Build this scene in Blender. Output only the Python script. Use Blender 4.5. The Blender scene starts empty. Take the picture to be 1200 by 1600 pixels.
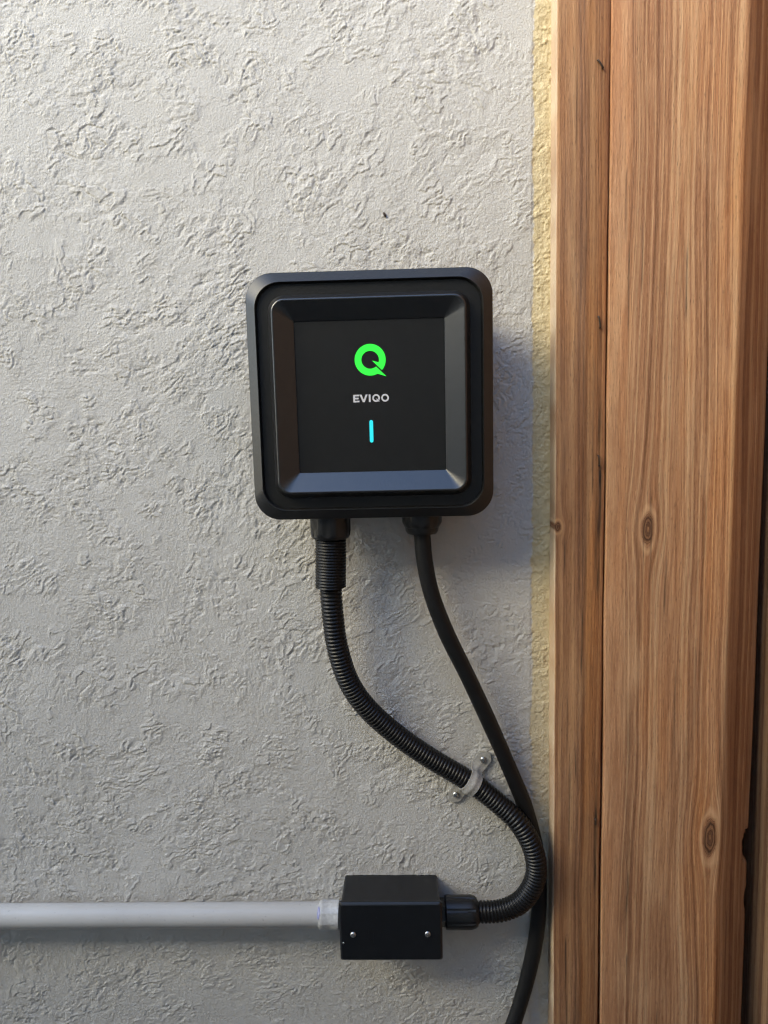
import bpy, bmesh, math, random
import numpy as np
from mathutils import Vector, Matrix

random.seed(4)
scene = bpy.context.scene
col = scene.collection
H = 1.35                      # height of the charger's centre above the ground
rad = math.radians

# ------------------------------------------------------------------ camera
def cam_matrix(pitch, roll, yaw):
    return (Matrix.Rotation(yaw, 4, 'Z') @ Matrix.Rotation(pitch, 4, 'X') @
            Matrix.Rotation(roll, 4, 'Y') @ Matrix.Rotation(rad(90), 4, 'X'))
cam = bpy.data.cameras.new('camera')
cam.sensor_fit = 'VERTICAL'; cam.sensor_height = 24.0; cam.sensor_width = 18.0
cam.lens = 16.005; cam.clip_start = 0.01; cam.clip_end = 500
cam_ob = bpy.data.objects.new('camera', cam); col.objects.link(cam_ob)
cam_ob.matrix_world = Matrix.Translation((0.0287, -0.7425, -0.0268 + H)) @ cam_matrix(-0.1284, 0.0247, 0.0275)
scene.camera = cam_ob
scene.render.resolution_x = 768; scene.render.resolution_y = 1024

# ------------------------------------------------------------------ sky, sun, exposure
SUN_AZ, SUN_EL = rad(53), rad(29)     # azimuth to the left of the wall's normal, elevation
to_sun = Vector((-math.sin(SUN_AZ) * math.cos(SUN_EL), -math.cos(SUN_AZ) * math.cos(SUN_EL), math.sin(SUN_EL)))
world = bpy.data.worlds.new('World'); scene.world = world; world.use_nodes = True
wn = world.node_tree.nodes; wn.clear()
w_out = wn.new('ShaderNodeOutputWorld'); w_bg = wn.new('ShaderNodeBackground'); w_sky = wn.new('ShaderNodeTexSky')
w_sky.sky_type = 'NISHITA'; w_sky.sun_disc = False
w_sky.sun_elevation = SUN_EL; w_sky.sun_rotation = math.atan2(to_sun.x, to_sun.y)
w_sky.air_density = 1.0; w_sky.dust_density = 0.5; w_sky.ozone_density = 2.8
w_bg.inputs['Strength'].default_value = 0.15
world.node_tree.links.new(w_sky.outputs[0], w_bg.inputs[0]); world.node_tree.links.new(w_bg.outputs[0], w_out.inputs[0])
sun = bpy.data.lights.new('sun', 'SUN'); sun.energy = 1.35; sun.angle = rad(36); sun.color = (1.0, 0.86, 0.53)
sun_ob = bpy.data.objects.new('sun', sun); col.objects.link(sun_ob)
sun_ob.location = (-3, -4, 5); sun_ob.rotation_euler = to_sun.to_track_quat('Z', 'Y').to_euler()
vs = scene.view_settings
vs.view_transform = 'Standard'; vs.look = 'None'; vs.gamma = 1.0; vs.use_curve_mapping = False; vs.exposure = 2.4
cy = scene.cycles; cy.use_adaptive_sampling = True; cy.adaptive_threshold = 0.01
cy.filter_width = 1.3
cy.use_denoising = True; cy.denoiser = 'OPENIMAGEDENOISE'; cy.denoising_input_passes = 'RGB_ALBEDO_NORMAL'; cy.denoising_prefilter = 'FAST'
cy.max_bounces = 6; cy.diffuse_bounces = 4; cy.glossy_bounces = 3; cy.transmission_bounces = 2; cy.caustics_reflective = False; cy.caustics_refractive = False

# ------------------------------------------------------------------ helpers
def tag(o, label=None, cat=None, group=None, kind=None):
    if label: o['label'] = label
    if cat: o['category'] = cat
    if group: o['group'] = group
    if kind: o['kind'] = kind
    return o
WORLD_LOC = {}
def thing(name, loc, label, cat, group=None):
    o = bpy.data.objects.new(name, None); col.objects.link(o)
    o.empty_display_size = 0.02
    o.location = (loc[0], loc[1], loc[2] + H); WORLD_LOC[o] = Vector(loc)
    return tag(o, label, cat, group)
def obj(name, verts, faces, mat, parent=None, smooth=False, wn_mod=False, sharp=None):
    """one mesh object; verts are in the scene frame centred on the charger"""
    v = np.asarray(verts, dtype=float)
    if parent is not None: org = np.array(WORLD_LOC[parent])
    else: org = np.array([(v[:, 0].min() + v[:, 0].max()) / 2, (v[:, 1].min() + v[:, 1].max()) / 2, v[:, 2].min()])
    me = bpy.data.meshes.new(name)
    me.from_pydata((v - org).tolist(), [], [tuple(f) for f in faces])
    me.validate()
    bm = bmesh.new(); bm.from_mesh(me); bmesh.ops.recalc_face_normals(bm, faces=bm.faces); bm.to_mesh(me); bm.free()
    if smooth: me.shade_smooth()
    if sharp is not None: me.set_sharp_from_angle(angle=rad(sharp))
    me.materials.append(mat)
    o = bpy.data.objects.new(name, me); col.objects.link(o)
    if parent is not None:
        o.parent = parent; WORLD_LOC[o] = WORLD_LOC[parent]
    else:
        o.location = (org[0], org[1], org[2] + H); WORLD_LOC[o] = Vector(org)
    if wn_mod:
        m = o.modifiers.new('weighted', 'WEIGHTED_NORMAL'); m.keep_sharp = True; m.weight = 90
    return o
class MB:
    def __init__(s): s.v = []; s.f = []
    def add(s, v, f):
        n = len(s.v); s.v += [tuple(p) for p in v]; s.f += [tuple(i + n for i in q) for q in f]; return s
def loft(loops, cap0=True, cap1=True):
    n = len(loops[0]); v = [p for l in loops for p in l]; f = []
    for k in range(len(loops) - 1):
        for i in range(n):
            j = (i + 1) % n
            f.append((k * n + i, k * n + j, (k + 1) * n + j, (k + 1) * n + i))
    if cap0: f.append(tuple(range(n)))
    if cap1: f.append(tuple(range((len(loops) - 1) * n, len(loops) * n)))
    return v, f
def rrect(hx, hz, r, y, n=10, cx=0, cz=0):
    pts = []
    for (sx, sz, a0) in ((1, 1, 0), (-1, 1, 90), (-1, -1, 180), (1, -1, 270)):
        for k in range(n + 1):
            a = rad(a0 + 90 * k / n)
            pts.append((cx + sx * (hx - r) + r * math.cos(a), y, cz + sz * (hz - r) + r * math.sin(a)))
    return pts
def fillet(prof, rr, n=3):
    """round the inner corners of a polyline of tuples; rr = radius or list"""
    out = [prof[0]]
    for i in range(1, len(prof) - 1):
        r = rr[i] if isinstance(rr, (list, tuple)) else rr
        p = np.array(prof[i]); a = np.array(prof[i - 1]) - p; b = np.array(prof[i + 1]) - p
        la = np.linalg.norm(a[:2]); lb = np.linalg.norm(b[:2]); d = min(r, la * .45, lb * .45)
        A = p + a / la * d; B = p + b / lb * d
        for k in range(n + 1):
            t = k / n
            out.append(tuple((1 - t) ** 2 * A + 2 * t * (1 - t) * p + t * t * B))
    out.append(prof[-1]); return out
def lathe(prof, base, axis, seg=32, rfun=None, cap0=True, cap1=True):
    """prof: (radius, distance along axis); rfun(theta, s) scales the radius"""
    ax = Vector(axis).normalized(); ref = Vector((0, -1, 0)) if abs(ax.y) < .9 else Vector((0, 0, 1))
    e1 = (ref - ax * ref.dot(ax)).normalized(); e2 = ax.cross(e1); b = Vector(base); loops = []
    for (r, s) in prof:
        l = []
        for k in range(seg):
            t = 2 * math.pi * k / seg; q = r * (rfun(t, s) if rfun else 1)
            l.append(tuple(b + ax * s + e1 * (q * math.cos(t)) + e2 * (q * math.sin(t))))
        loops.append(l)
    return loft(loops, cap0, cap1)
def catmull(pts, step):
    P = [Vector(p) for p in pts]; P = [P[0] * 2 - P[1]] + P + [P[-1] * 2 - P[-2]]; dense = []
    for i in range(1, len(P) - 2):
        a, b, c, d = P[i - 1:i + 3]
        for k in range(40):
            t = k / 40
            dense.append(.5 * ((2 * b) + (c - a) * t + (2 * a - 5 * b + 4 * c - d) * t * t + (3 * b - a - 3 * c + d) * t ** 3))
    dense.append(P[-2])
    D = np.array([tuple(p) for p in dense])
    for _ in range(12):
        D[1:-1] = .25 * D[:-2] + .5 * D[1:-1] + .25 * D[2:]
    s = np.concatenate([[0], np.cumsum(np.linalg.norm(np.diff(D, axis=0), axis=1))])
    q = np.arange(0, s[-1], step)
    return np.stack([np.interp(q, s, D[:, i]) for i in range(3)], 1), q
def sweep(path, radii, seg=24, cap=True):
    loops = []; T = np.gradient(path, axis=0); T /= np.linalg.norm(T, axis=1)[:, None]
    e = Vector((0, -1, 0))
    for p, t, r in zip(path, T, radii):
        t = Vector(t); e = (e - t * e.dot(t)).normalized(); g = t.cross(e); p = Vector(p)
        loops.append([tuple(p + e * (r * math.cos(2 * math.pi * k / seg)) + g * (r * math.sin(2 * math.pi * k / seg))) for k in range(seg)])
    return loft(loops, cap, cap)
def bevel_box(x0, x1, y0, y1, z0, z1, b=.0006, seg=2):
    bm = bmesh.new(); bmesh.ops.create_cube(bm, size=1)
    for v in bm.verts:
        v.co = Vector(((x0, x1)[v.co.x > 0], (y0, y1)[v.co.y > 0], (z0, z1)[v.co.z > 0]))
    bmesh.ops.bevel(bm, geom=list(bm.edges), offset=b, segments=seg, profile=.5, affect='EDGES')
    bm.verts.index_update()
    v = [tuple(q.co) for q in bm.verts]; f = [tuple(q.index for q in g.verts) for g in bm.faces]; bm.free(); return v, f
def prism(poly, y0, y1):
    """poly: (x, z) outline, extruded from y0 to y1"""
    from mathutils.geometry import tessellate_polygon
    n = len(poly); v = [(x, y0, z) for x, z in poly] + [(x, y1, z) for x, z in poly]
    tri = tessellate_polygon([[Vector((x, z, 0)) for x, z in poly]])
    f = [tuple(t) for t in tri] + [tuple(i + n for i in reversed(t)) for t in tri]
    f += [(i, (i + 1) % n, (i + 1) % n + n, i + n) for i in range(n)]
    return v, f

# ---- numpy noise
_rng = np.random.RandomState(11)
_perm = _rng.permutation(4096); _ang = _rng.rand(4096) * 2 * np.pi; _gx = np.cos(_ang); _gy = np.sin(_ang)
def perlin(x, y, seed=0):
    xi = np.floor(x).astype(np.int64); yi = np.floor(y).astype(np.int64); xf = x - xi; yf = y - yi
    u = xf * xf * xf * (xf * (xf * 6 - 15) + 10); v = yf * yf * yf * (yf * (yf * 6 - 15) + 10)
    def g(i, j):
        h = _perm[(_perm[(xi + i + seed * 131) & 4095] + yi + j + seed * 57) & 4095]
        return _gx[h] * (xf - i) + _gy[h] * (yf - j)
    a = g(0, 0); b = g(1, 0); c = g(0, 1); d = g(1, 1)
    return (a + u * (b - a) + v * ((c + u * (d - c)) - (a + u * (b - a)))) * 1.5
def fbm(x, y, o, seed=0, gain=.5):
    s = 0; a = 1
    for k in range(o): s = s + a * perlin(x * 2 ** k, y * 2 ** k, seed + k * 7); a *= gain
    return s
def sstep(a, b, x):
    t = np.clip((x - a) / (b - a), 0, 1); return t * t * (3 - 2 * t)

# ------------------------------------------------------------------ materials
class NT:
    def __init__(s, name):
        s.m = bpy.data.materials.new(name); s.m.use_nodes = True; s.t = s.m.node_tree; s.n = s.t.nodes
        s.b = s.n['Principled BSDF']
    def node(s, t, **kw):
        q = s.n.new(t)
        for k, v in kw.items(): setattr(q, k, v)
        return q
    def link(s, a, b): s.t.links.new(a, b)
    def val(s, sock, v):
        if hasattr(v, 'is_output'): s.link(v, sock)
        else: sock.default_value = v
    def math(s, op, a, b=0.0, c=0.0, clamp=False):
        q = s.node('ShaderNodeMath', operation=op, use_clamp=clamp)
        s.val(q.inputs[0], a); s.val(q.inputs[1], b)
        if op in ('MULTIPLY_ADD', 'SMOOTH_MIN', 'SMOOTH_MAX', 'COMPARE'): s.val(q.inputs[2], c)
        return q.outputs[0]
    def coord(s, scale=(1, 1, 1), loc=(0, 0, 0)):
        tc = s.node('ShaderNodeTexCoord'); mp = s.node('ShaderNodeMapping')
        mp.inputs['Scale'].default_value = scale; mp.inputs['Location'].default_value = loc
        s.link(tc.outputs['Object'], mp.inputs[0]); return mp.outputs[0]
    def noise(s, vec, scale, detail=3, rough=.5, dim='3D', w=None):
        q = s.node('ShaderNodeTexNoise', noise_dimensions=dim)
        if vec is not None: s.link(vec, q.inputs['Vector'])
        if w is not None: s.link(w, q.inputs['W'])
        q.inputs['Scale'].default_value = scale; q.inputs['Detail'].default_value = detail; q.inputs['Roughness'].default_value = rough
        return q.outputs[0]
    def ramp(s, fac, stops, mode='LINEAR'):
        q = s.node('ShaderNodeValToRGB'); e = q.color_ramp.elements; q.color_ramp.interpolation = mode
        while len(e) < len(stops): e.new(.5)
        for k, (p, c) in enumerate(stops): e[k].position = p; e[k].color = (*c, 1) if len(c) == 3 else c
        s.link(fac, q.inputs[0]); return q.outputs[0]
    def mix(s, fac, a, b, mode='MIX'):
        q = s.node('ShaderNodeMix', data_type='RGBA', blend_type=mode)
        s.val(q.inputs[0], fac)
        for i, v in ((6, a), (7, b)):
            s.val(q.inputs[i], v if hasattr(v, 'is_output') else (*v, 1))
        return q.outputs[2]
    def attr(s, name):
        q = s.node('ShaderNodeAttribute', attribute_name=name); return q.outputs['Fac']
    def bump(s, h, strength, dist, prev=None):
        q = s.node('ShaderNodeBump'); q.inputs['Strength'].default_value = strength; q.inputs['Distance'].default_value = dist
        s.link(h, q.inputs['Height'])
        if prev is not None: s.link(prev, q.inputs['Normal'])
        s.link(q.outputs[0], s.b.inputs['Normal']); return q.outputs[0]
    def set(s, **kw):
        for k, v in kw.items():
            sock = s.b.inputs[k]
            if hasattr(v, 'is_output'): s.link(v, sock)
            elif isinstance(v, tuple) and len(v) == 3: sock.default_value = (*v, 1)
            else: sock.default_value = v
        return s

def mat_plastic(name, base, rough, spec=.5, grain=.25, scale=2500, dust=.0, rvar=.14):
    t = NT(name); c = t.coord()
    n = t.noise(c, 60, 4, .6)
    colr = t.ramp(n, [(.3, tuple(x * .9 for x in base)), (.75, tuple(x * 1.12 for x in base))])
    if dust:
        d = t.ramp(t.noise(c, 700, 2, .5), [(.70, (0, 0, 0)), (.78, (1, 1, 1))])
        patch = t.ramp(t.noise(c, 35, 3, .6), [(.45, (0, 0, 0)), (.8, (1, 1, 1))])
        colr = t.mix(t.math('MULTIPLY', t.math('MULTIPLY', d, patch), dust), colr, (.16, .155, .15))
    t.set(**{'Base Color': colr, 'Roughness': t.math('MULTIPLY_ADD', n, rvar, rough - rvar / 2), 'Specular IOR Level': spec})
    if grain: t.bump(t.noise(c, scale, 2, .5), grain, .00012)
    return t.m
M_HOUSING = mat_plastic('charger_satin_plastic', (.010, .010, .010), .40, .55, .10, 2600, .10, .04)
M_BEZEL = mat_plastic('bezel_satin_plastic', (.012, .012, .0125), .29, .85, .06, 2600, .06, .03)
M_PANEL = mat_plastic('display_panel_plastic', (.008, .008, .0076), .42, .38, .08, 3000, .06, .03)
M_NUT = mat_plastic('gland_black_plastic', (.008, .008, .0085), .36, .45, .2, 2000, .15)
M_CORR = mat_plastic('corrugated_black_plastic', (.005, .005, .0055), .38, .32, .1, 2000, .15)
M_CABLE = mat_plastic('cable_rubber', (.006, .006, .0065), .52, .3, .3, 1800, .25)
M_BOX = mat_plastic('junction_box_plastic', (.006, .0065, .008), .35, .5, .3, 1400, .6)

def mat_emit(name, c, s):
    t = NT(name); t.set(**{'Base Color': tuple(x * .3 for x in c), 'Emission Color': c, 'Emission Strength': s, 'Roughness': .4}); return t.m
M_GREEN = mat_emit('green_backlight', (.035, 1.0, .06), .19)
M_CYAN = mat_emit('cyan_status_led', (.03, .80, .90), .17)
M_PRINT = NT('white_print').set(**{'Base Color': (.62, .62, .65), 'Roughness': .5, 'Emission Color': (.8, .82, .9), 'Emission Strength': 0.0}).m

def mat_metal(name, base, rough):
    t = NT(name); n = t.noise(t.coord(), 900, 3, .6)
    t.set(**{'Base Color': t.ramp(n, [(.3, tuple(x * .7 for x in base)), (.7, base)]), 'Metallic': 1.0, 'Roughness': t.math('MULTIPLY_ADD', n, .2, rough - .1)})
    return t.m
M_SCREW = mat_metal('zinc_screw', (.72, .71, .68), .28)
M_RUST = NT('rusty_staple').set(**{'Base Color': (.055, .040, .032), 'Roughness': .55, 'Metallic': .6}).m
t = NT('strap_painted_metal'); n = t.noise(t.coord(), 300, 4, .6)
t.set(**{'Base Color': t.ramp(n, [(.3, (.31, .30, .275)), (.7, (.41, .395, .365))]), 'Roughness': .38}); M_STRAP = t.m

t = NT('grey_pvc'); c = t.coord()
n = t.noise(t.coord((1, 1, 1)), 8, 4, .6); sp = t.noise(c, 420, 2, .5)
base = t.ramp(n, [(.3, (.47, .46, .435)), (.7, (.54, .53, .50))])
base = t.mix(t.ramp(sp, [(.70, (0, 0, 0)), (.76, (.7, .7, .7))]), base, (.16, .15, .14))
t.set(**{'Base Color': base, 'Roughness': .36}); t.bump(t.noise(c, 600, 3, .5), .12, .0003); M_PVC = t.m
t = NT('clear_grey_pvc_collar'); c = t.coord(); n = t.noise(c, 260, 4, .65)
t.set(**{'Base Color': t.ramp(n, [(.3, (.40, .395, .38)), (.62, (.52, .515, .50))]), 'Roughness': .3}); t.bump(n, .3, .0005); M_COLLAR = t.m
M_PRIMER = NT('blue_primer').set(**{'Base Color': (.05, .06, .42), 'Roughness': .4}).m

# stucco: pale grey paint, and the older yellow coat left bare beside the timber
t = NT('painted_stucco'); c = t.coord()
geo = t.node('ShaderNodeNewGeometry'); sx = t.node('ShaderNodeSeparateXYZ'); t.link(geo.outputs['Position'], sx.inputs[0])
big = t.noise(c, 5, 3, .55); med = t.noise(c, 45, 3, .6); fine = t.noise(c, 520, 3, .7)
grey = t.ramp(big, [(.3, (.500, .486, .458)), (.7, (.545, .531, .502))])
grey = t.mix(t.math('MULTIPLY', t.ramp(med, [(.45, (0, 0, 0)), (.8, (1, 1, 1))]), .35), grey, (.47, .45, .415))
streak = t.noise(t.coord((1, 1, .12)), 16, 4, .6)
grey = t.mix(t.math('MULTIPLY', t.ramp(streak, [(.52, (0, 0, 0)), (.78, (1, 1, 1))]), .30), grey, (.40, .385, .35))
dirt = t.noise(t.coord((1, 1, 1.6), (3.1, 0, 1.7)), 11, 5, .7)
grey = t.mix(t.math('MULTIPLY', t.ramp(dirt, [(.63, (0, 0, 0)), (.74, (1, 1, 1))]), .35), grey, (.33, .29, .235))
yel = t.ramp(med, [(.3, (.53, .44, .265)), (.7, (.63, .535, .335))])
edge = t.math('MULTIPLY_ADD', t.noise(c, 26, 4, .7), .013, -.0065)
edge = t.math('ADD', edge, t.math('MULTIPLY_ADD', fine, .0012, -.0006))
# the paint line runs straight down and wanders right near the bottom
low = t.math('MULTIPLY', t.math('MAXIMUM', t.math('SUBTRACT', H - .42, sx.outputs[2]), 0.0), .030)
msk = t.math('SUBTRACT', t.math('SUBTRACT', t.math('ADD', sx.outputs[0], edge), .1695), low)
msk = t.math('MULTIPLY', msk, 700, clamp=True)
spray = t.math('MULTIPLY_ADD', t.math('SUBTRACT', sx.outputs[2], H - .75), 1.3, .30, clamp=True)
msk = t.math('MULTIPLY', msk, spray)
t.set(**{'Base Color': t.mix(msk, grey, yel), 'Roughness': .62, 'Specular IOR Level': .4})
t.bump(fine, .7, .0014); M_STUCCO = t.m

def mat_wood(name, pale, mid, dark, seed, grey=(.30, .22, .16)):
    t = NT(name); u = t.attr('grain_u'); kd = t.attr('knot_d'); st = t.attr('stain'); sm = t.attr('smooth_band'); tone = t.attr('tone')
    fib = t.noise(t.coord((1, 1, .022), (seed, 0, seed)), 1500, 3, .6)
    fib2 = t.noise(t.coord((1, 1, .05), (0, 0, seed)), 420, 4, .65)
    cl = t.noise(t.coord((1, 1, .25), (seed, 0, 0)), 14, 4, .6)
    uu = t.math('ADD', u, t.math('MULTIPLY_ADD', fib2, .0012, -.0006 + seed * .37))
    b1 = t.noise(None, 95, 2, .5, '1D', uu); b2 = t.noise(None, 330, 2, .6, '1D', uu); b3 = t.noise(None, 900, 1, .5, '1D', uu)
    g = t.math('ADD', t.math('MULTIPLY', b1, .52), t.math('ADD', t.math('MULTIPLY', b2, .36), t.math('MULTIPLY', b3, .12)))
    # the smooth band shows little grain
    g = t.math('ADD', t.math('MULTIPLY', g, t.math('SUBTRACT', 1.0, t.math('MULTIPLY', sm, .75))), t.math('MULTIPLY', sm, .36))
    kr = t.noise(None, 7, 2, .5, '1D', t.math('ADD', kd, t.math('MULTIPLY', fib2, .3)))
    inside = t.math('SUBTRACT', 1.0, t.math('MULTIPLY', t.math('SUBTRACT', kd, .82), 4.0, clamp=True), clamp=True)
    base = t.ramp(g, [(.37, dark), (.48, mid), (.60, pale)])
    base = t.mix(t.math('MULTIPLY', t.ramp(cl, [(.42, (0, 0, 0)), (.72, (1, 1, 1))]), .30), base, grey)
    base = t.mix(t.math('MULTIPLY', t.math('SUBTRACT', fib, .5), 1.5, clamp=True), base, tuple(x * .35 for x in dark))
    base = t.mix(t.math('MULTIPLY', t.math('SUBTRACT', .47, fib), 1.6, clamp=True), base, tuple(min(1, x * 1.25) for x in pale))
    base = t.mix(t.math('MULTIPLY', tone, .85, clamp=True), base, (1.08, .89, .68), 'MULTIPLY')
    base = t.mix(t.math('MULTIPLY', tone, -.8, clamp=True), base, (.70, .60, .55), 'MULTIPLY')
    worn = t.noise(t.coord((1, 1, .16), (seed, seed, 0)), 30, 4, .65)
    base = t.mix(t.math('MULTIPLY', t.ramp(worn, [(.54, (0, 0, 0)), (.72, (1, 1, 1))]), .45), base, tuple(min(1, x * 1.12) for x in pale))
    pore = t.noise(t.coord((1, 1, .10), (0, seed, 0)), 1300, 2, .6)
    base = t.mix(t.math('MULTIPLY', t.math('SUBTRACT', pore, .60), 4.0, clamp=True), base, tuple(x * .4 for x in dark))
    base = t.mix(t.math('MULTIPLY', t.math('SUBTRACT', .38, pore), 2.5, clamp=True), base, tuple(min(1, x * 1.3) for x in pale))
    halo = t.math('MULTIPLY', t.math('SUBTRACT', 1.0, t.math('MULTIPLY', t.math('ABSOLUTE', t.math('SUBTRACT', kd, 1.25)), 3.0)), .55, clamp=True)
    base = t.mix(halo, base, tuple(x * 1.15 for x in pale))
    side_lit = t.attr('lit_side')
    base = t.mix(t.math('MULTIPLY', side_lit, .85), base, (.60, .49, .35))  # light caught by the trim's left face, painted as a cream tint
    kcol = t.ramp(kr, [(.35, tuple(x * .22 for x in dark)), (.52, tuple(x * .75 for x in dark)), (.7, mid)])
    base = t.mix(inside, base, kcol)
    s2 = t.math('MULTIPLY', st, t.math('MULTIPLY_ADD', fib2, 1.3, .25), clamp=True)
    base = t.mix(s2, base, (.020, .016, .014))
    t.set(**{'Base Color': base, 'Roughness': .68, 'Specular IOR Level': .3})
    h = t.math('ADD', t.math('MULTIPLY', g, .8), t.math('MULTIPLY', fib, .5))
    h = t.math('ADD', h, t.math('MULTIPLY', fib2, .35)); h = t.math('ADD', h, t.math('MULTIPLY', pore, .5))
    t.bump(h, .8, .0012)
    return t.m
M_WOOD1 = mat_wood('cedar_trim', (.43, .245, .125), (.32, .158, .076), (.18, .084, .043), 1.3, (.25, .165, .12))
M_WOOD2 = mat_wood('cedar_post', (.54, .345, .200), (.385, .195, .100), (.225, .105, .053), 5.7, (.32, .155, .08))
M_WOOD3 = mat_wood('cedar_gate_board', (.40, .26, .16), (.29, .17, .10), (.16, .09, .055), 9.1, (.26, .20, .15))

t = NT('gap_shade_panel'); n = t.noise(t.coord((1, 1, .05)), 60, 4, .6)
t.set(**{'Base Color': t.ramp(n, [(.3, (.05, .035, .025)), (.7, (.10, .07, .05))]), 'Roughness': .8}); M_GAP_SHADE = t.m
t = NT('concrete_ground'); n = t.noise(t.coord(), 6, 6, .6)
t.set(**{'Base Color': t.ramp(n, [(.3, (.085, .075, .06)), (.7, (.13, .115, .09))]), 'Roughness': .9}); t.bump(t.noise(t.coord(), 90, 5, .6), .4, .004); M_GROUND = t.m
t = NT('sun_cut_stucco'); n = t.noise(t.coord(), 9, 6, .6)
t.set(**{'Base Color': t.ramp(n, [(.3, (.29, .265, .23)), (.7, (.35, .32, .28))]), 'Roughness': .85}); t.bump(t.noise(t.coord(), 120, 5, .6), .5, .004); M_OPP = t.m

# ------------------------------------------------------------------ ground and an unseen wall added to cut the soft sun
v = []; f = []; GX = np.linspace(-9, 9, 40); GY = np.linspace(-9, 1.2, 26)
for y in GY:
    for x in GX: v.append((x, y, -H + .006 * float(perlin(np.array(x * .9), np.array(y * .9), 3))))
nx = len(GX); f = [(j * nx + i, j * nx + i + 1, (j + 1) * nx + i + 1, (j + 1) * nx + i) for j in range(len(GY) - 1) for i in range(nx - 1)]
tag(obj('ground', v, f, M_GROUND, smooth=True), kind='structure')

OPP_Y, OPP_TOP = -1.60, 1.36
opp = thing('sun_cut_wall', (0, OPP_Y, -H), 'plain beige unseen wall added behind the camera to cut the sun', 'wall')
v, f = bevel_box(-7, 7, OPP_Y - .15, OPP_Y, -H - .02, OPP_TOP, .004, 1); obj('wall_face', v, f, M_OPP, opp)
v, f = bevel_box(-7, 7, OPP_Y - .17, OPP_Y + .03, OPP_TOP + .001, OPP_TOP + .03, .004, 1); obj('coping', v, f, M_OPP, opp)

# ------------------------------------------------------------------ stucco wall
def axis(segs):
    a = [segs[0][0]]
    for (s, e, d) in segs:
        n = max(1, round((e - s) / d)); a += list(np.linspace(s, e, n + 1)[1:])
    return np.array(a)
WX = axis([(-2.2, -.95, .02), (-.95, -.56, .004), (-.56, -.50, .002), (-.50, .195, .00087), (.195, .235, .004), (.235, .295, .02)])
WZ = axis([(-H - .02, -1.05, .02), (-1.05, -.82, .004), (-.82, -.765, .002), (-.765, .425, .00087), (.425, .5, .002), (.5, .75, .004), (.75, 1.35, .02)])
X, Z = np.meshgrid(WX, WZ)
def stucco(X, Z):
    x = X * 1000; z = Z * 1000                                   # millimetres
    wx = x + 3.5 * fbm(x / 24, z / 24, 3, 1) + 40 * perlin(x / 230, z / 230, 9); wz = z + 3.5 * fbm(x / 24, z / 24, 3, 2) + 40 * perlin(x / 230, z / 230, 10)
    th = .50                                                      # trowel strokes climb to the right
    c, s = np.cos(th), np.sin(th)
    a = (wx * c + wz * s); b = (-wx * s + wz * c)                 # along / across
    rough = sstep(-.20, .16, fbm(wx / 62, wz / 50, 4, 20, .58) + .30 * fbm(x / 210, z / 210, 2, 27) + .10)
    coarse = sstep(-.25, .30, fbm(x / 110, z / 110, 2, 24))
    h = .9 * fbm(x / 170, z / 170, 2, 30)                         # hand-trowelled undulation
    # overlapping plaster skins: saw-tooth of a fractal field gives thin crinkled scarps with a gentle back
    for (sa, sb, k, sd, A, lo) in ((62, 40, 2.5, 40, .85, -.02), (28, 19, 1.8, 140, .42, .0)):
        F = fbm(a / sa, b / sb, 5, sd, .52)
        amp = sstep(lo, lo + .36, fbm(x / 42, z / 42, 3, sd + 7))
        q = F * k; fr = q - np.floor(q)
        h = h + A * amp * np.where(fr < .022, fr / .022, 1 - (fr - .022) / .978)
    # daubs knocked flat: terraces of a fractal field, flat tops and broken, steep edges
    def terrace(F, k, w):
        q = F * k; n = np.floor(q); return n + sstep(1 - w, 1, q - n)
    N = fbm(a / 17, b / 11.5, 4, 60, .62)
    h = h + rough * (.05 + .14 * coarse) * terrace(N, 2.4, .16)
    N2 = fbm(a / 7.2, b / 5.4, 3, 70, .62)
    h = h + rough * (.04 + .05 * coarse) * terrace(N2, 2.2, .28)
    # thin wrinkles
    R1 = np.abs(fbm(a / 15, b / 8, 4, 76, .6)); h = h + rough * .07 * sstep(.07, .0, R1) * sstep(-.05, .25, perlin(x / 23, z / 23, 77))
    # grit
    h = h + (.035 + .13 * rough) * fbm(x / 3.1, z / 2.9, 2, 80, .7)
    g = sstep(.30, .46, perlin(x / 4.3, z / 4.0, 81)) * sstep(-.15, .25, fbm(x / 35, z / 35, 2, 83))
    h = h + .24 * g * (.3 + .7 * rough)
    h = h + (1 - rough) * .05 * fbm(a / 24, b / 3, 2, 85)
    # torn pits
    P = fbm(a / 15, b / 9, 3, 90, .6)
    h = h - .55 * rough * coarse * sstep(.50, .56, P)
    # the scraped strip by the timber is rougher
    e = sstep(167.5, 169.5, x) * sstep(198, 192, x)
    h = h + e * (.45 * sstep(.0, .16, fbm(x / 8, z / 9, 4, 95, .6)) - .7)
    return h / 1000
HT = stucco(X, Z)
nX, nZ = len(WX), len(WZ)
co = np.empty((nX * nZ, 3), np.float32); co[:, 0] = X.ravel(); co[:, 1] = -HT.ravel(); co[:, 2] = Z.ravel() + H
idx = np.arange(nX * nZ, dtype=np.int32).reshape(nZ, nX)
quads = np.stack([idx[:-1, :-1], idx[:-1, 1:], idx[1:, 1:], idx[1:, :-1]], -1).reshape(-1, 4)
me = bpy.data.meshes.new('stucco_wall')
me.vertices.add(len(co)); me.vertices.foreach_set('co', co.ravel())
me.loops.add(quads.size); me.loops.foreach_set('vertex_index', quads.ravel())
me.polygons.add(len(quads)); me.polygons.foreach_set('loop_start', np.arange(0, quads.size, 4, dtype=np.int32))
me.update(calc_edges=True); me.shade_smooth(); me.materials.append(M_STUCCO)
wall = bpy.data.objects.new('stucco_wall', me); col.objects.link(wall)
tag(wall, 'rough pale grey stucco wall with a bare yellow strip beside the timber', 'wall')

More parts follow.
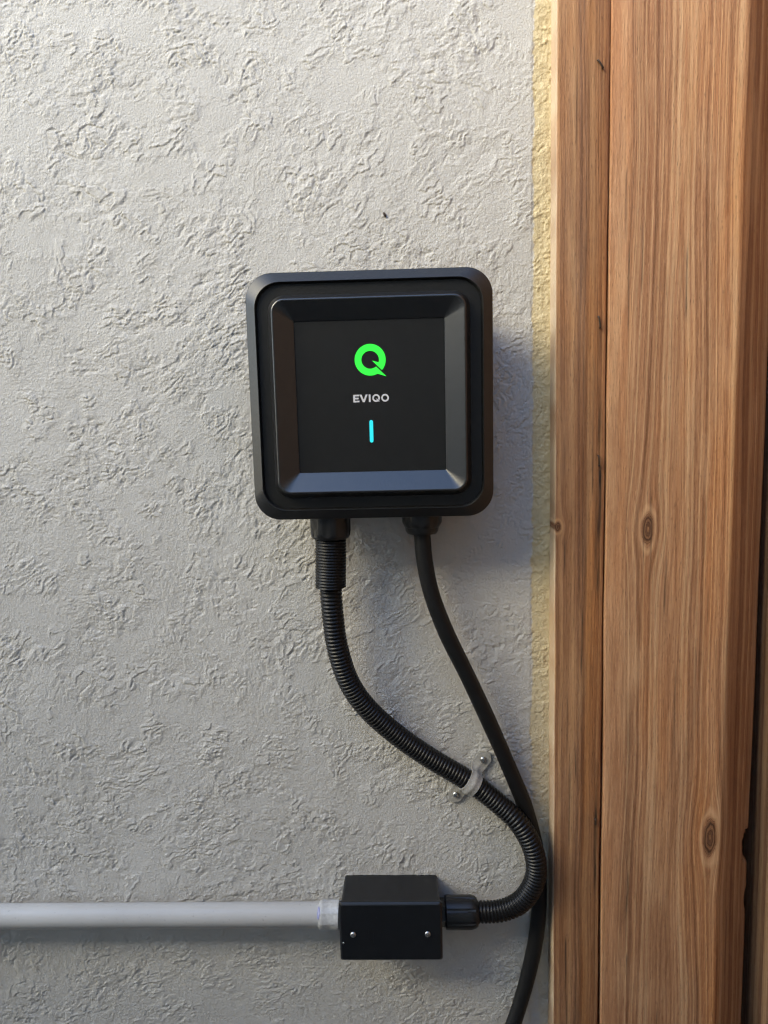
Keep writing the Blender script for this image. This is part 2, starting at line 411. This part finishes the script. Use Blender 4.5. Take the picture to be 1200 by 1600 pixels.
# ------------------------------------------------------------------ timber at the right
def board(name, prof, z0, z1, mat, label, cat, lean, xc, tilt, knots, stains, smooth=None, dz=.004, step=.0013, wob=.0006, seed=1, chips=(), lit_x=-9, tones=((0, 0), (1, 0)), parent=None, yax=False):
    """prof: closed outline [(x, y)...] (front from left to right, then the back); lean: x shift per metre of height"""
    P = np.array(prof + [prof[0]], float); seg = []
    for k in range(len(prof)):
        front = max(P[k][1], P[k + 1][1]) < .016
        n = max(2, int(np.linalg.norm(P[k + 1] - P[k]) / (step if front else .012)))
        t_ = np.linspace(0, 1, n, endpoint=False)[:, None]; seg.append(P[k] + (P[k + 1] - P[k]) * t_)
    R = np.concatenate(seg); nr = len(R); zs = np.linspace(z0, z1, int((z1 - z0) / dz) + 1)
    px = np.tile(R[:, 0], (len(zs), 1)); py = np.tile(R[:, 1], (len(zs), 1)); pz = np.repeat(zs[:, None], nr, 1)
    lx = (py if yax else px).copy()
    # unevenness of sawn timber
    front = (py < .0135)
    px = px + wob * fbm(pz / .16 + seed, pz * 0 + py * 40, 3, seed) + lean * pz
    py = py + front * (wob * .8 * fbm(px / .03, pz / .3, 3, seed + 3) + .00022 * fbm(lx / .004, pz / .09, 2, seed + 5))
    for (cx, cz, wx_, wz_, dep) in chips:                        # broken-out wood at an edge
        d = np.sqrt(((lx - cx) / wx_) ** 2 + ((pz - cz) / wz_) ** 2) + .45 * fbm(lx / .006, pz / .006, 3, seed + 8)
        k = sstep(1.0, .55, d); py = py + k * dep; px = px - k * dep * .9
    py = np.where(front, py, np.maximum(py, R[:, 1][None, :]))
    wx = lx + .004 * fbm(lx / .09, pz / .5, 3, seed + 11)
    kd = np.full(px.shape, 9.0)
    for (kx, kz, ax, az) in knots:
        dx = wx - kx; dzv = pz - kz
        wx = kx + dx * (1 - .85 * np.exp(-(dx / (ax * 2.4)) ** 2 - (dzv / (az * 2.0)) ** 2))
        kd = np.minimum(kd, np.sqrt(((lx - kx) / ax) ** 2 + (dzv / az) ** 2) + .12 * fbm(lx / .006, pz / .012, 2, seed + 2))
    u = np.sqrt((wx - xc) ** 2 + .003 ** 2) * np.where(wx < xc, 1.0, 1.12) + tilt * pz + .0025 * fbm(lx / .05, pz / .35, 3, seed + 21)
    u = np.where(wx < xc, u, u + .0004)
    st = np.zeros(px.shape)
    for (sx_, sz0, sz1, w, a) in stains:
        cxx = sx_ + .0012 * perlin(pz / .06, pz * 0 + sx_ * 90, seed)
        st = st + a * np.exp(-((lx - cxx) / w) ** 2) * sstep(sz0 - .012, sz0 + .02, pz) * sstep(sz1 + .004, sz1 - .012, pz) * (.65 + .5 * fbm(lx / .004, pz / .05, 2, seed + 31))
    rs_ = np.random.RandomState(seed)
    x_lo, x_hi = lx[:, py[0] < 0].min() + .004, lx[:, py[0] < 0].max() - .004
    for _ in range(16):                                           # fine drying checks along the grain
        sx_, sz0, ln = rs_.uniform(x_lo, x_hi), rs_.uniform(-.85, .42), rs_.uniform(.03, .16)
        cxx = sx_ + .0015 * perlin(pz / .12, pz * 0 + sx_ * 70, seed + 4)
        st = st + rs_.uniform(.4, .9) * np.exp(-((lx - cxx) / .0007) ** 2) * sstep(sz0, sz0 + .02, pz) * sstep(sz0 + ln, sz0 + ln - .02, pz)
    sm = np.zeros(px.shape)
    if smooth:
        e = smooth[1] + .0012 * fbm(pz / .03, pz * 0, 3, seed + 41)
        sm = sstep(smooth[0] - .001, smooth[0], lx) * sstep(e + .0012, e - .0004, lx)
    side_lit = sstep(lit_x + .0008, lit_x, lx) * (.75 + .5 * fbm(lx / .01, pz / .05, 2, seed + 51))
    tn = np.interp(lx + .004 * fbm(lx / .05, pz / .4, 2, seed + 61), [q[0] for q in tones], [q[1] for q in tones]) + .75 * fbm(lx / .03, pz / .25, 3, seed + 63)
    V = np.stack([px, py, pz], -1); loops = [list(map(tuple, V[k])) for k in range(len(zs))]
    v, f = loft(loops); o = obj(name, v, f, mat, parent, smooth=True, sharp=50)
    for nm, A in (('grain_u', u), ('knot_d', kd), ('stain', np.clip(st, 0, 1)), ('smooth_band', sm), ('lit_side', np.clip(side_lit, 0, 1)), ('tone', tn)):
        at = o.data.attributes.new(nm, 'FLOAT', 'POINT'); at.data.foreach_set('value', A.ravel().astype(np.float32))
    return tag(o, label, cat) if parent is None else o

LEAN1 = -.0035
# narrow trim: square left arris, shallow fold down to the seam
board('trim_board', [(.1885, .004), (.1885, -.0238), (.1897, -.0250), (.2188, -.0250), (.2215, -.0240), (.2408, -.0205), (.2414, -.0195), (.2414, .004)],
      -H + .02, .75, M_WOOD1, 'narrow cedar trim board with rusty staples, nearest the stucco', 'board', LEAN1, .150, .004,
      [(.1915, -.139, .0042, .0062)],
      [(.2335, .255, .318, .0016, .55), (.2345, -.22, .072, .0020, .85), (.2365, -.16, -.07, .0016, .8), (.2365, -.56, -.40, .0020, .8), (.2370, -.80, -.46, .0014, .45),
       (.2175, -.75, .16, .0012, .18)], seed=2, lit_x=.1888, tones=((.190, .0), (.197, -.25), (.214, -.35), (.219, .1), (.224, .9), (.242, .7)))
board('post', [(.2424, .004), (.2424, -.0225), (.2432, -.0240), (.2600, -.0265), (.3695, -.0270), (.3725, -.0262), (.4225, .0130), (.4235, .0150), (.4235, .0745), (.300, .0745), (.300, .004)],
      -H + .02, .75, M_WOOD2, 'wide cedar board with two oval knots and a shadowed sloping right edge', 'board', -.006, .313, .012,
      [(.2850, -.1436, .0066, .0185), (.3600, -.4927, .0082, .0250)],
      [(.2685, -.60, -.32, .0032, .42), (.2700, -.62, -.53, .0010, .8), (.3380, -.36, -.27, .0015, .35), (.2705, -.66, -.63, .0009, .7)],
      smooth=(.2424, .2610), seed=7, chips=[(.4225, -.525, .0110, .022, .006), (.4235, -.60, .004, .015, .003)],
      tones=((.24, .25), (.26, .15), (.275, -.25), (.30, .0), (.335, .1), (.36, .5), (.372, .45), (.385, -.35), (.42, -.5)))  # the last tones paint shade into the sloping right edge
# only the first plank's edge shows; the rest is added to block side light
gate = thing('gate', (.452, -.4, -H), 'brown plank edge beyond the dark gap, with an added gate leaf blocking side light', 'gate')
for k in range(6):
    y1 = .030 - k * .146; y0 = y1 - .143; y1 = .0740 if k == 0 else y1
    board('plank', [(.4330, y1 - .002), (.4330, y0 + .002), (.4345, y0), (.4690, y0), (.4705, y0 + .002), (.4705, y1)],
          -H + .06, .75, M_WOOD3, None, None, -.016, y0 + .07 + .02 * math.sin(k * 2.1), .01, [], [], seed=13 + k,
          dz=.004 if k == 0 else .02, step=.0015 if k == 0 else .006, parent=gate, yax=True)
v, f = bevel_box(.30, 1.3, .075, .095, -H + .02, .75, .001, 1); obj('gap_shade_backing', v, f, M_GAP_SHADE, gate)  # dark sheet added behind the gap, its colour standing in for shade

# rusty staples left in the trim
def staple(x, z, ang, L, label):
    y = -.0226; c, s = math.cos(ang), math.sin(ang)
    path = [(x - L / 2 * s, y + .002, z + L / 2 * c), (x - L / 2 * s, y - .0014, z + L / 2 * c), (x - .25 * L * s, y - .0020, z + .25 * L * c), (x + .25 * L * s, y - .0019, z - .25 * L * c),
            (x + L / 2 * s, y - .0013, z - L / 2 * c), (x + L / 2 * s, y + .002, z - L / 2 * c)]
    pth, _ = catmull(path, .0006)
    v, f = sweep(pth, [.00085] * len(pth), 8)
    tag(obj('staple', v, f, M_RUST, smooth=True), label, 'staple', 'staples in the trim board')
staple(.2300, .3146, .62, .0085, 'crooked rusty staple near the top of the trim board')
staple(.2328, .0705, .18, .0110, 'rusty staple in the trim board level with the charger top')
staple(.2345, -.0705, .10, .0105, 'rusty staple above the long dark streak, level with the charger bottom')
staple(.2370, -.4740, .05, .0060, 'small rusty staple low on the trim board')

# ------------------------------------------------------------------ wall charger
charger = thing('wall_charger', (0, 0, -.1207), 'square black electric car charger with a green ring logo, mounted on stucco', 'charger')
A = .1207 / .12
def ring_loft(prof, n=12, cap0=False, cap1=False):
    return loft([rrect(h, h * A, max(r, .0004), y, n) for (h, y, r) in prof], cap0, cap1)
prof = fillet([(.1040, .002, .022), (.1050, -.044, .022), (.1165, -.0540, .025), (.1200, -.0570, .026), (.1200, -.0605, .026), (.1096, -.0692, .0245), (.1085, -.0644, .0240), (.0900, -.0640, .014)],
              [0, .002, .003, .0015, .0008, .0009, .0006, 0], 4)
v, f = ring_loft(prof, cap0=True); obj('housing', v, f, M_HOUSING, charger, True, True, 60)
v, f = ring_loft([(.1081, -.0630, .0238), (.1081, -.06475, .0238), (.1078, -.0650, .0236), (.0940, -.0650, .0140), (.0940, -.0630, .0140)])
obj('face_plate', v, f, M_PANEL, charger, True, True, 40)
prof = fillet([(.0978, -.0645, .0165), (.0970, -.0690, .0160), (.0924, -.0775, .0120), (.0910, -.0780, .0108), (.0729, -.0668, .0012), (.0727, -.0645, .0012)], [0, .0012, .0010, .0006, .0003, 0], 4)
v, f = ring_loft(prof, 12); obj('bezel', v, f, M_BEZEL, charger, True, True, 60)
v, f = ring_loft([(.0736, -.0640, .0014), (.0736, -.0660, .0014)], 6, True, True)
panel = obj('display_panel', v, f, M_PANEL, charger)
YP = -.0660
# ring logo
K = 7.07e-5; LC = (.0003, .0352)
def lp(x, y): return (LC[0] + (x - 430) * K, LC[1] - (y - 360) * K)
def arc(r, a0, a1, n): return [(LC[0] + r * K * math.cos(rad(a0 + (a1 - a0) * k / n)), LC[1] + r * K * math.sin(rad(a0 + (a1 - a0) * k / n))) for k in range(n + 1)]
poly = arc(213, -42, 297, 90) + [lp(648, 588)] + arc(121, 310, -18, 80) + [lp(456, 372)]
v, f = prism(poly, YP - .00035, YP + .0004); obj('logo', v, f, M_GREEN, panel)
# lettering
def letter(polys):
    mb = MB()
    for p in polys: mb.add(*prism(p, YP - .0003, YP + .0004))
    obj('letter', mb.v, mb.f, M_PRINT, panel)
def tp(x, y): return (.0001 + (x - 442) * K, -.0016 - (y - 907) * K)
def rect(x0, y0, x1, y1): return [tp(x0, y0), tp(x1, y0), tp(x1, y1), tp(x0, y1)]
W = 25
letter([[tp(196, 856), tp(280, 856), tp(280, 856 + 22), tp(196 + W, 878), tp(196 + W, 897), tp(272, 897), tp(272, 918), tp(196 + W, 918), tp(196 + W, 938), tp(281, 938), tp(281, 960), tp(196, 960)]])
letter([[tp(284, 856), tp(313, 856), tp(341, 926), tp(369, 856), tp(397, 856), tp(354, 960), tp(327, 960)]])
letter([rect(412, 856, 412 + W, 960)])
def oring(cx, cy, ro, ri, a0, a1, n=48):
    o_ = [tp(cx + ro * math.cos(rad(a0 + (a1 - a0) * k / n)), cy - ro * math.sin(rad(a0 + (a1 - a0) * k / n))) for k in range(n + 1)]
    i_ = [tp(cx + ri * math.cos(rad(a1 + (a0 - a1) * k / n)), cy - ri * math.sin(rad(a1 + (a0 - a1) * k / n))) for k in range(n + 1)]
    return o_ + i_
letter([oring(513, 907, 53, 31, -32, 304), [tp(507, 912), tp(529, 920), tp(563, 952), tp(547, 957)]])
letter([oring(637, 907, 53, 31, 0, 359.2)])
# status light
hx = 25 * K; zc, hz = -.0338, .0110; pl = []
for k in range(9): a = rad(180 * k / 8); pl.append((-.0003 + hx * math.cos(a), zc + hz - hx + hx * math.sin(a)))
for k in range(9): a = rad(180 + 180 * k / 8); pl.append((-.0003 + hx * math.cos(a), zc - hz + hx + hx * math.sin(a)))
v, f = prism(pl, YP - .00035, YP + .0004); obj('status_light', v, f, M_CYAN, panel)
# glands under the charger
def lugs(n, depth, s0, s1, duty=.28):
    def fn(t_, s):
        if not (s0 <= s <= s1): return 1.0
        ph = (t_ * n / (2 * math.pi)) % 1.0
        return 1 - depth if ph < duty else 1.0
    return fn
prof = [(.0175, -.006), (.0209, -.002), (.0211, .0062), (.0211, .0150), (.0205, .0190), (.0190, .0218), (.0168, .0228), (.0100, .0228)]
v, f = lathe(prof, (-.0472, -.036, -.1222), (0, 0, -1), 72, lugs(9, .055, .003, .0185)); obj('conduit_gland', v, f, M_NUT, charger, True, sharp=30)
prof = [(.0175, -.006), (.0207, -.002), (.0207, .0030), (.0207, .0080), (.0185, .0125), (.0178, .0130), (.0172, .0170), (.0155, .0198), (.0092, .0204)]
v, f = lathe(prof, (.0485, -.036, -.1212), (0, 0, -1), 72, lugs(9, .05, .0025, .012)); obj('cable_gland', v, f, M_NUT, charger, True, sharp=30)

# ------------------------------------------------------------------ rigid pipe, junction box, flexible conduit
PZ, PY = -.5872, -.0220
pipe = thing('pipe', (-.6, PY, PZ - .0135), 'smooth grey plastic pipe running from the left into the black box', 'pipe')
v, f = lathe([(.0120, 0), (.0135, 0), (.0135, 1.045), (.0122, 1.048)], (-1.12, PY, PZ), (1, 0, 0), 48, cap1=False); obj('tube', v, f, M_PVC, pipe, True, sharp=40)
def cl(t_, s):
    ph = (t_ * 8 / (2 * math.pi)) % 1.0
    return 1.035 if (.004 < s < .019 and ph < .13) else 1.0
v, f = lathe([(.0130, -.0005), (.0150, 0), (.0154, .002), (.0154, .0045), (.0150, .0055), (.0150, .0178), (.0154, .0190), (.0154, .0225), (.0130, .0235)], (-.0768, PY, PZ), (1, 0, 0), 64, cl)
collar = obj('collar', v, f, M_COLLAR, pipe, True, sharp=35)
# smear of blue primer on the collar's rim
mb = MB(); n_ = 14; lo = []
for k in range(n_ + 1):
    a = rad(18 + 52 * k / n_); ww = .0016 * math.sin(math.pi * k / n_) ** .6 * random.uniform(.7, 1.1) + .0002
    lo.append([(-.0772 - ww * .35, PY - .01560 * math.cos(a) * .87, PZ + .01560 * math.sin(a) * .87), (-.0770 + ww, PY - .01560 * math.cos(a), PZ + .01560 * math.sin(a))])
v = [p for q in lo for p in q]; f = [(2 * k, 2 * k + 1, 2 * k + 3, 2 * k + 2) for k in range(n_)]
obj('primer_smear', v, f, M_PRIMER, pipe, True)

box = thing('junction_box', (.0058, -.026, -.6222), 'black plastic electrical box with two bright screws, below the charger', 'box')
BX, BZ = .0058, -.5868
v, f = loft([rrect(.0546, .0333, .004, .0015, 5, BX, BZ), rrect(.0548, .0335, .004, -.020, 5, BX, BZ), rrect(.0553, .0339, .0035, -.0455, 5, BX, BZ)]); obj('box_body', v, f, M_BOX, box, True, sharp=35)
lp_ = [(.0566, .0346, -.0452), (.0572, .0352, -.0458), (.0572, .0352, -.0486), (.0571, .0351, -.0490), (.0552, .0332, -.0508), (.0546, .0326, -.0511)]
v, f = loft([rrect(a, b, .0028, y, 5, BX, BZ) for a, b, y in lp_]); lid = obj('lid', v, f, M_BOX, box, True, True, 50)
# faint moulded mark on the lid
mb = MB(); mb.add(*bevel_box(-.0192, -.0186, -.05135, -.0509, -.598, -.582, .0001, 1)); mb.add(*bevel_box(-.0142, -.0137, -.05135, -.0509, -.598, -.582, .0001, 1))
obj('moulded_mark', mb.v, mb.f, M_BOX, lid)
def screw_mesh(x, y, z, r, rot_, nrm=(0, -1, 0)):
    N = Vector(nrm).normalized(); e1 = Vector((1, 0, 0)); e1 = (e1 - N * e1.dot(N)).normalized(); e2 = N.cross(e1); c = Vector((x, y, z)); v = []; f = []; S = 40; Rn = 14
    for i in range(Rn + 1):
        q = i / Rn
        for k in range(S):
            a = 2 * math.pi * k / S; hgt = r * .62 * math.sqrt(max(0, 1 - q ** 2.6)); ux, uy = q * math.cos(a - rot_), q * math.sin(a - rot_)
            if (abs(ux) < .13 and abs(uy) < .62) or (abs(uy) < .13 and abs(ux) < .62): hgt -= r * .42
            v.append(tuple(c + e1 * (r * q * math.cos(a)) + e2 * (r * q * math.sin(a)) + N * hgt))
    f = [(i * S + k, i * S + (k + 1) % S, (i + 1) * S + (k + 1) % S, (i + 1) * S + k) for i in range(Rn) for k in range(S)]
    n = len(v); v += [tuple(Vector(p) - N * .001) for p in v[-S:]]
    f += [(n - S + k, n - S + (k + 1) % S, n + (k + 1) % S, n + k) for k in range(S)]
    return v, f
for (x, z, r_) in ((-.0362, -.5891, .4), (.0466, -.5887, 1.0)):
    v, f = screw_mesh(x, -.0510, z, .0034, r_); obj('screw', v, f, M_SCREW, lid, True, sharp=40)
v, f = screw_mesh(-.0474, -.0510, -.5993, .0012, 0); obj('rivet', v, f, M_SCREW, lid, True, sharp=40)

cond = thing('flexible_conduit', (.10, -.024, -.60), 'ribbed black flexible conduit curving from the charger down to the black box', 'conduit')
CP = [(-.0473, -.036, -.1453), (-.0482, -.036, -.1714), (-.0491, -.036, -.1976), (-.0481, -.0355, -.2271), (-.0446, -.034, -.263), (-.0338, -.03, -.3042), (-.014, -.025, -.338), (.0169, -.019, -.371), (.0523, -.0155, -.3996), (.0988, -.0145, -.4305), (.129, -.019, -.4536), (.1521, -.027, -.4744), (.167, -.0315, -.5039), (.1692, -.0315, -.5348), (.1561, -.029, -.564), (.1335, -.026, -.5796), (.1053, -.024, -.5834), (.0929, -.0235, -.5837)]
PITCH = .0041
pth, s = catmull(CP, PITCH / 8)
ph = (s / PITCH) % 1.0
rr = .0105 + .0013 * np.clip(1.6 * np.sin(math.pi * ph) ** 1.2 - .25, 0, 1)
v, f = sweep(pth, rr, 28); obj('corrugated_tube', v, f, M_CORR, cond, True)
# wider ribbed sleeve under the charger
sl = pth[(pth[:, 2] < -.1435) & (pth[:, 2] > -.1985)]; ss = np.arange(len(sl)) * PITCH / 8
rs = .0152 + .0012 * np.clip(1.6 * np.sin(math.pi * ((ss / .0031) % 1.0)) ** 1.2 - .25, 0, 1); rs[-1] = .0122; rs[-2] = .0136; rs[-3] = .0150
v, f = sweep(sl, rs, 32); obj('ribbed_sleeve', v, f, M_CORR, cond, True)
# screwed fitting where the conduit enters the box
NB = (.0605, -.0237, -.5836)
v, f = lathe([(.012, -.002), (.0150, 0), (.0150, .0068), (.012, .0072)], NB, (1, 0, 0), 6); obj('lock_ring', v, f, M_NUT, cond)
prof = [(.0125, .0062), (.0171, .0072), (.0178, .0085), (.0178, .0300), (.0178, .0345), (.0175, .0375), (.0166, .0412), (.0146, .0440), (.0105, .0445)]
v, f = lathe(prof, NB, (1, 0, 0), 96, lugs(8, .075, .0095, .0385, .22)); obj('fitting_nut', v, f, M_NUT, cond, True, sharp=28)

# ------------------------------------------------------------------ charging cable
CB = [(.0478, -.036, -.129), (.0488, -.036, -.1459), (.051, -.036, -.1733), (.0579, -.0355, -.208), (.0731, -.033, -.2511), (.0951, -.027, -.3), (.1201, -.0195, -.3586), (.1459, -.0125, -.4229), (.1621, -.0108, -.4668), (.1741, -.0104, -.5183), (.1775, -.0104, -.5744), (.1744, -.0108, -.6228), (.1653, -.012, -.671), (.1545, -.014, -.711), (.1412, -.017, -.7503), (.1217, -.02, -.7984), (.09, -.03, -.90), (.07, -.04, -1.05), (.06, -.05, -1.2), (.08, -.06, -1.32)]
pth, s = catmull(CB, .003)
v, f = sweep(pth, .0087 + .00012 * np.sin(s * 60), 28)
tag(obj('charging_cable', v, f, M_CABLE, smooth=True), 'smooth thick black cable hanging from the charger, passing behind the ribbed conduit', 'cable')

# ------------------------------------------------------------------ strap holding the conduit
SC = Vector((.0988, 0, -.4305)); dirc = Vector((.80, 0, -.60)).normalized(); across = Vector((.60, 0, .80)).normalized()
strap = thing('pipe_strap', (SC.x, -.002, SC.z - .03), 'pale grey two hole metal strap holding the ribbed conduit to the wall', 'strap')
def strap_path():
    p = []; R_ = .0125; yc = -.0145
    p += [(-.0365, -.0022), (-.0300, -.0022), (-.0200, -.0022)]
    p += [(-.0162, -.0026), (-.0133, -.0048)]
    for k in range(13):
        a = rad(200 - 220 * k / 12); p.append((R_ * math.cos(a), yc - R_ * math.sin(a)))
    p += [(.0133, -.0048), (.0162, -.0026), (.0200, -.0022), (.0300, -.0022), (.0365, -.0022)]
    return p
SP = strap_path(); mb = MB(); n_ = len(SP); ncol = 9; TH = .0010
grid = [[], []]
for i, (a, y) in enumerate(SP):
    pa = SP[max(0, i - 1)]; pb = SP[min(n_ - 1, i + 1)]; tx, ty = pb[0] - pa[0], pb[1] - pa[1]; L = math.hypot(tx, ty); nx_, ny_ = ty / L, -tx / L
    if ny_ > 0 and abs(a) > .015: nx_, ny_ = -nx_, -ny_
    hw = .0086 if abs(a) > .016 else .0072
    e = (.0365 - abs(a))
    if e < .0085: hw = max(.0030, math.sqrt(max(0, .0088 ** 2 - (.0085 - e) ** 2)))
    for sd in (0, 1):
        row = []
        for j in range(ncol):
            w = -1 + 2 * j / (ncol - 1)
            rib = .0011 * math.exp(-(w / .38) ** 2) if abs(a) < .0225 else 0
            q = SC + across * (a + (nx_ * (TH + rib) if sd else 0)) + dirc * (w * hw)
            yy = y + (ny_ * (TH + rib) if sd else 0)
            row.append((q.x, yy, q.z))
        grid[sd].append(row)
v = [p for sd in (0, 1) for r_ in grid[sd] for p in r_]; f = []
def gi(sd, i, j): return sd * n_ * ncol + i * ncol + j
for i in range(n_ - 1):
    for j in range(ncol - 1):
        for sd in (0, 1): f.append((gi(sd, i, j), gi(sd, i + 1, j), gi(sd, i + 1, j + 1), gi(sd, i, j + 1)))
    for j in (0, ncol - 1): f.append((gi(0, i, j), gi(0, i + 1, j), gi(1, i + 1, j), gi(1, i, j)))
for i in (0, n_ - 1):
    for j in range(ncol - 1): f.append((gi(0, i, j), gi(0, i, j + 1), gi(1, i, j + 1), gi(1, i, j)))
obj('band', v, f, M_STRAP, strap, True, sharp=40)
for sgn, r_ in ((1, .3), (-1, .9)):
    q = SC + across * (.0262 * sgn)
    v, f = screw_mesh(q.x, -.0036, q.z, .0038, r_); obj('screw', v, f, M_SCREW, strap, True, sharp=40)

# small dark chip in the stucco above the charger
v, f = lathe([(.0004, 0), (.0016, .0002), (.0020, .0008), (.0012, .0014), (.0003, .0016)], (.0166, -.0004, .1881), (0, -1, 0), 12, lambda t_, s: 1 + .45 * math.cos(2 * (t_ - .5)))
tag(obj('dark_speck', v, f, M_RUST, smooth=True), 'tiny dark speck stuck on the stucco above the charger', 'speck')
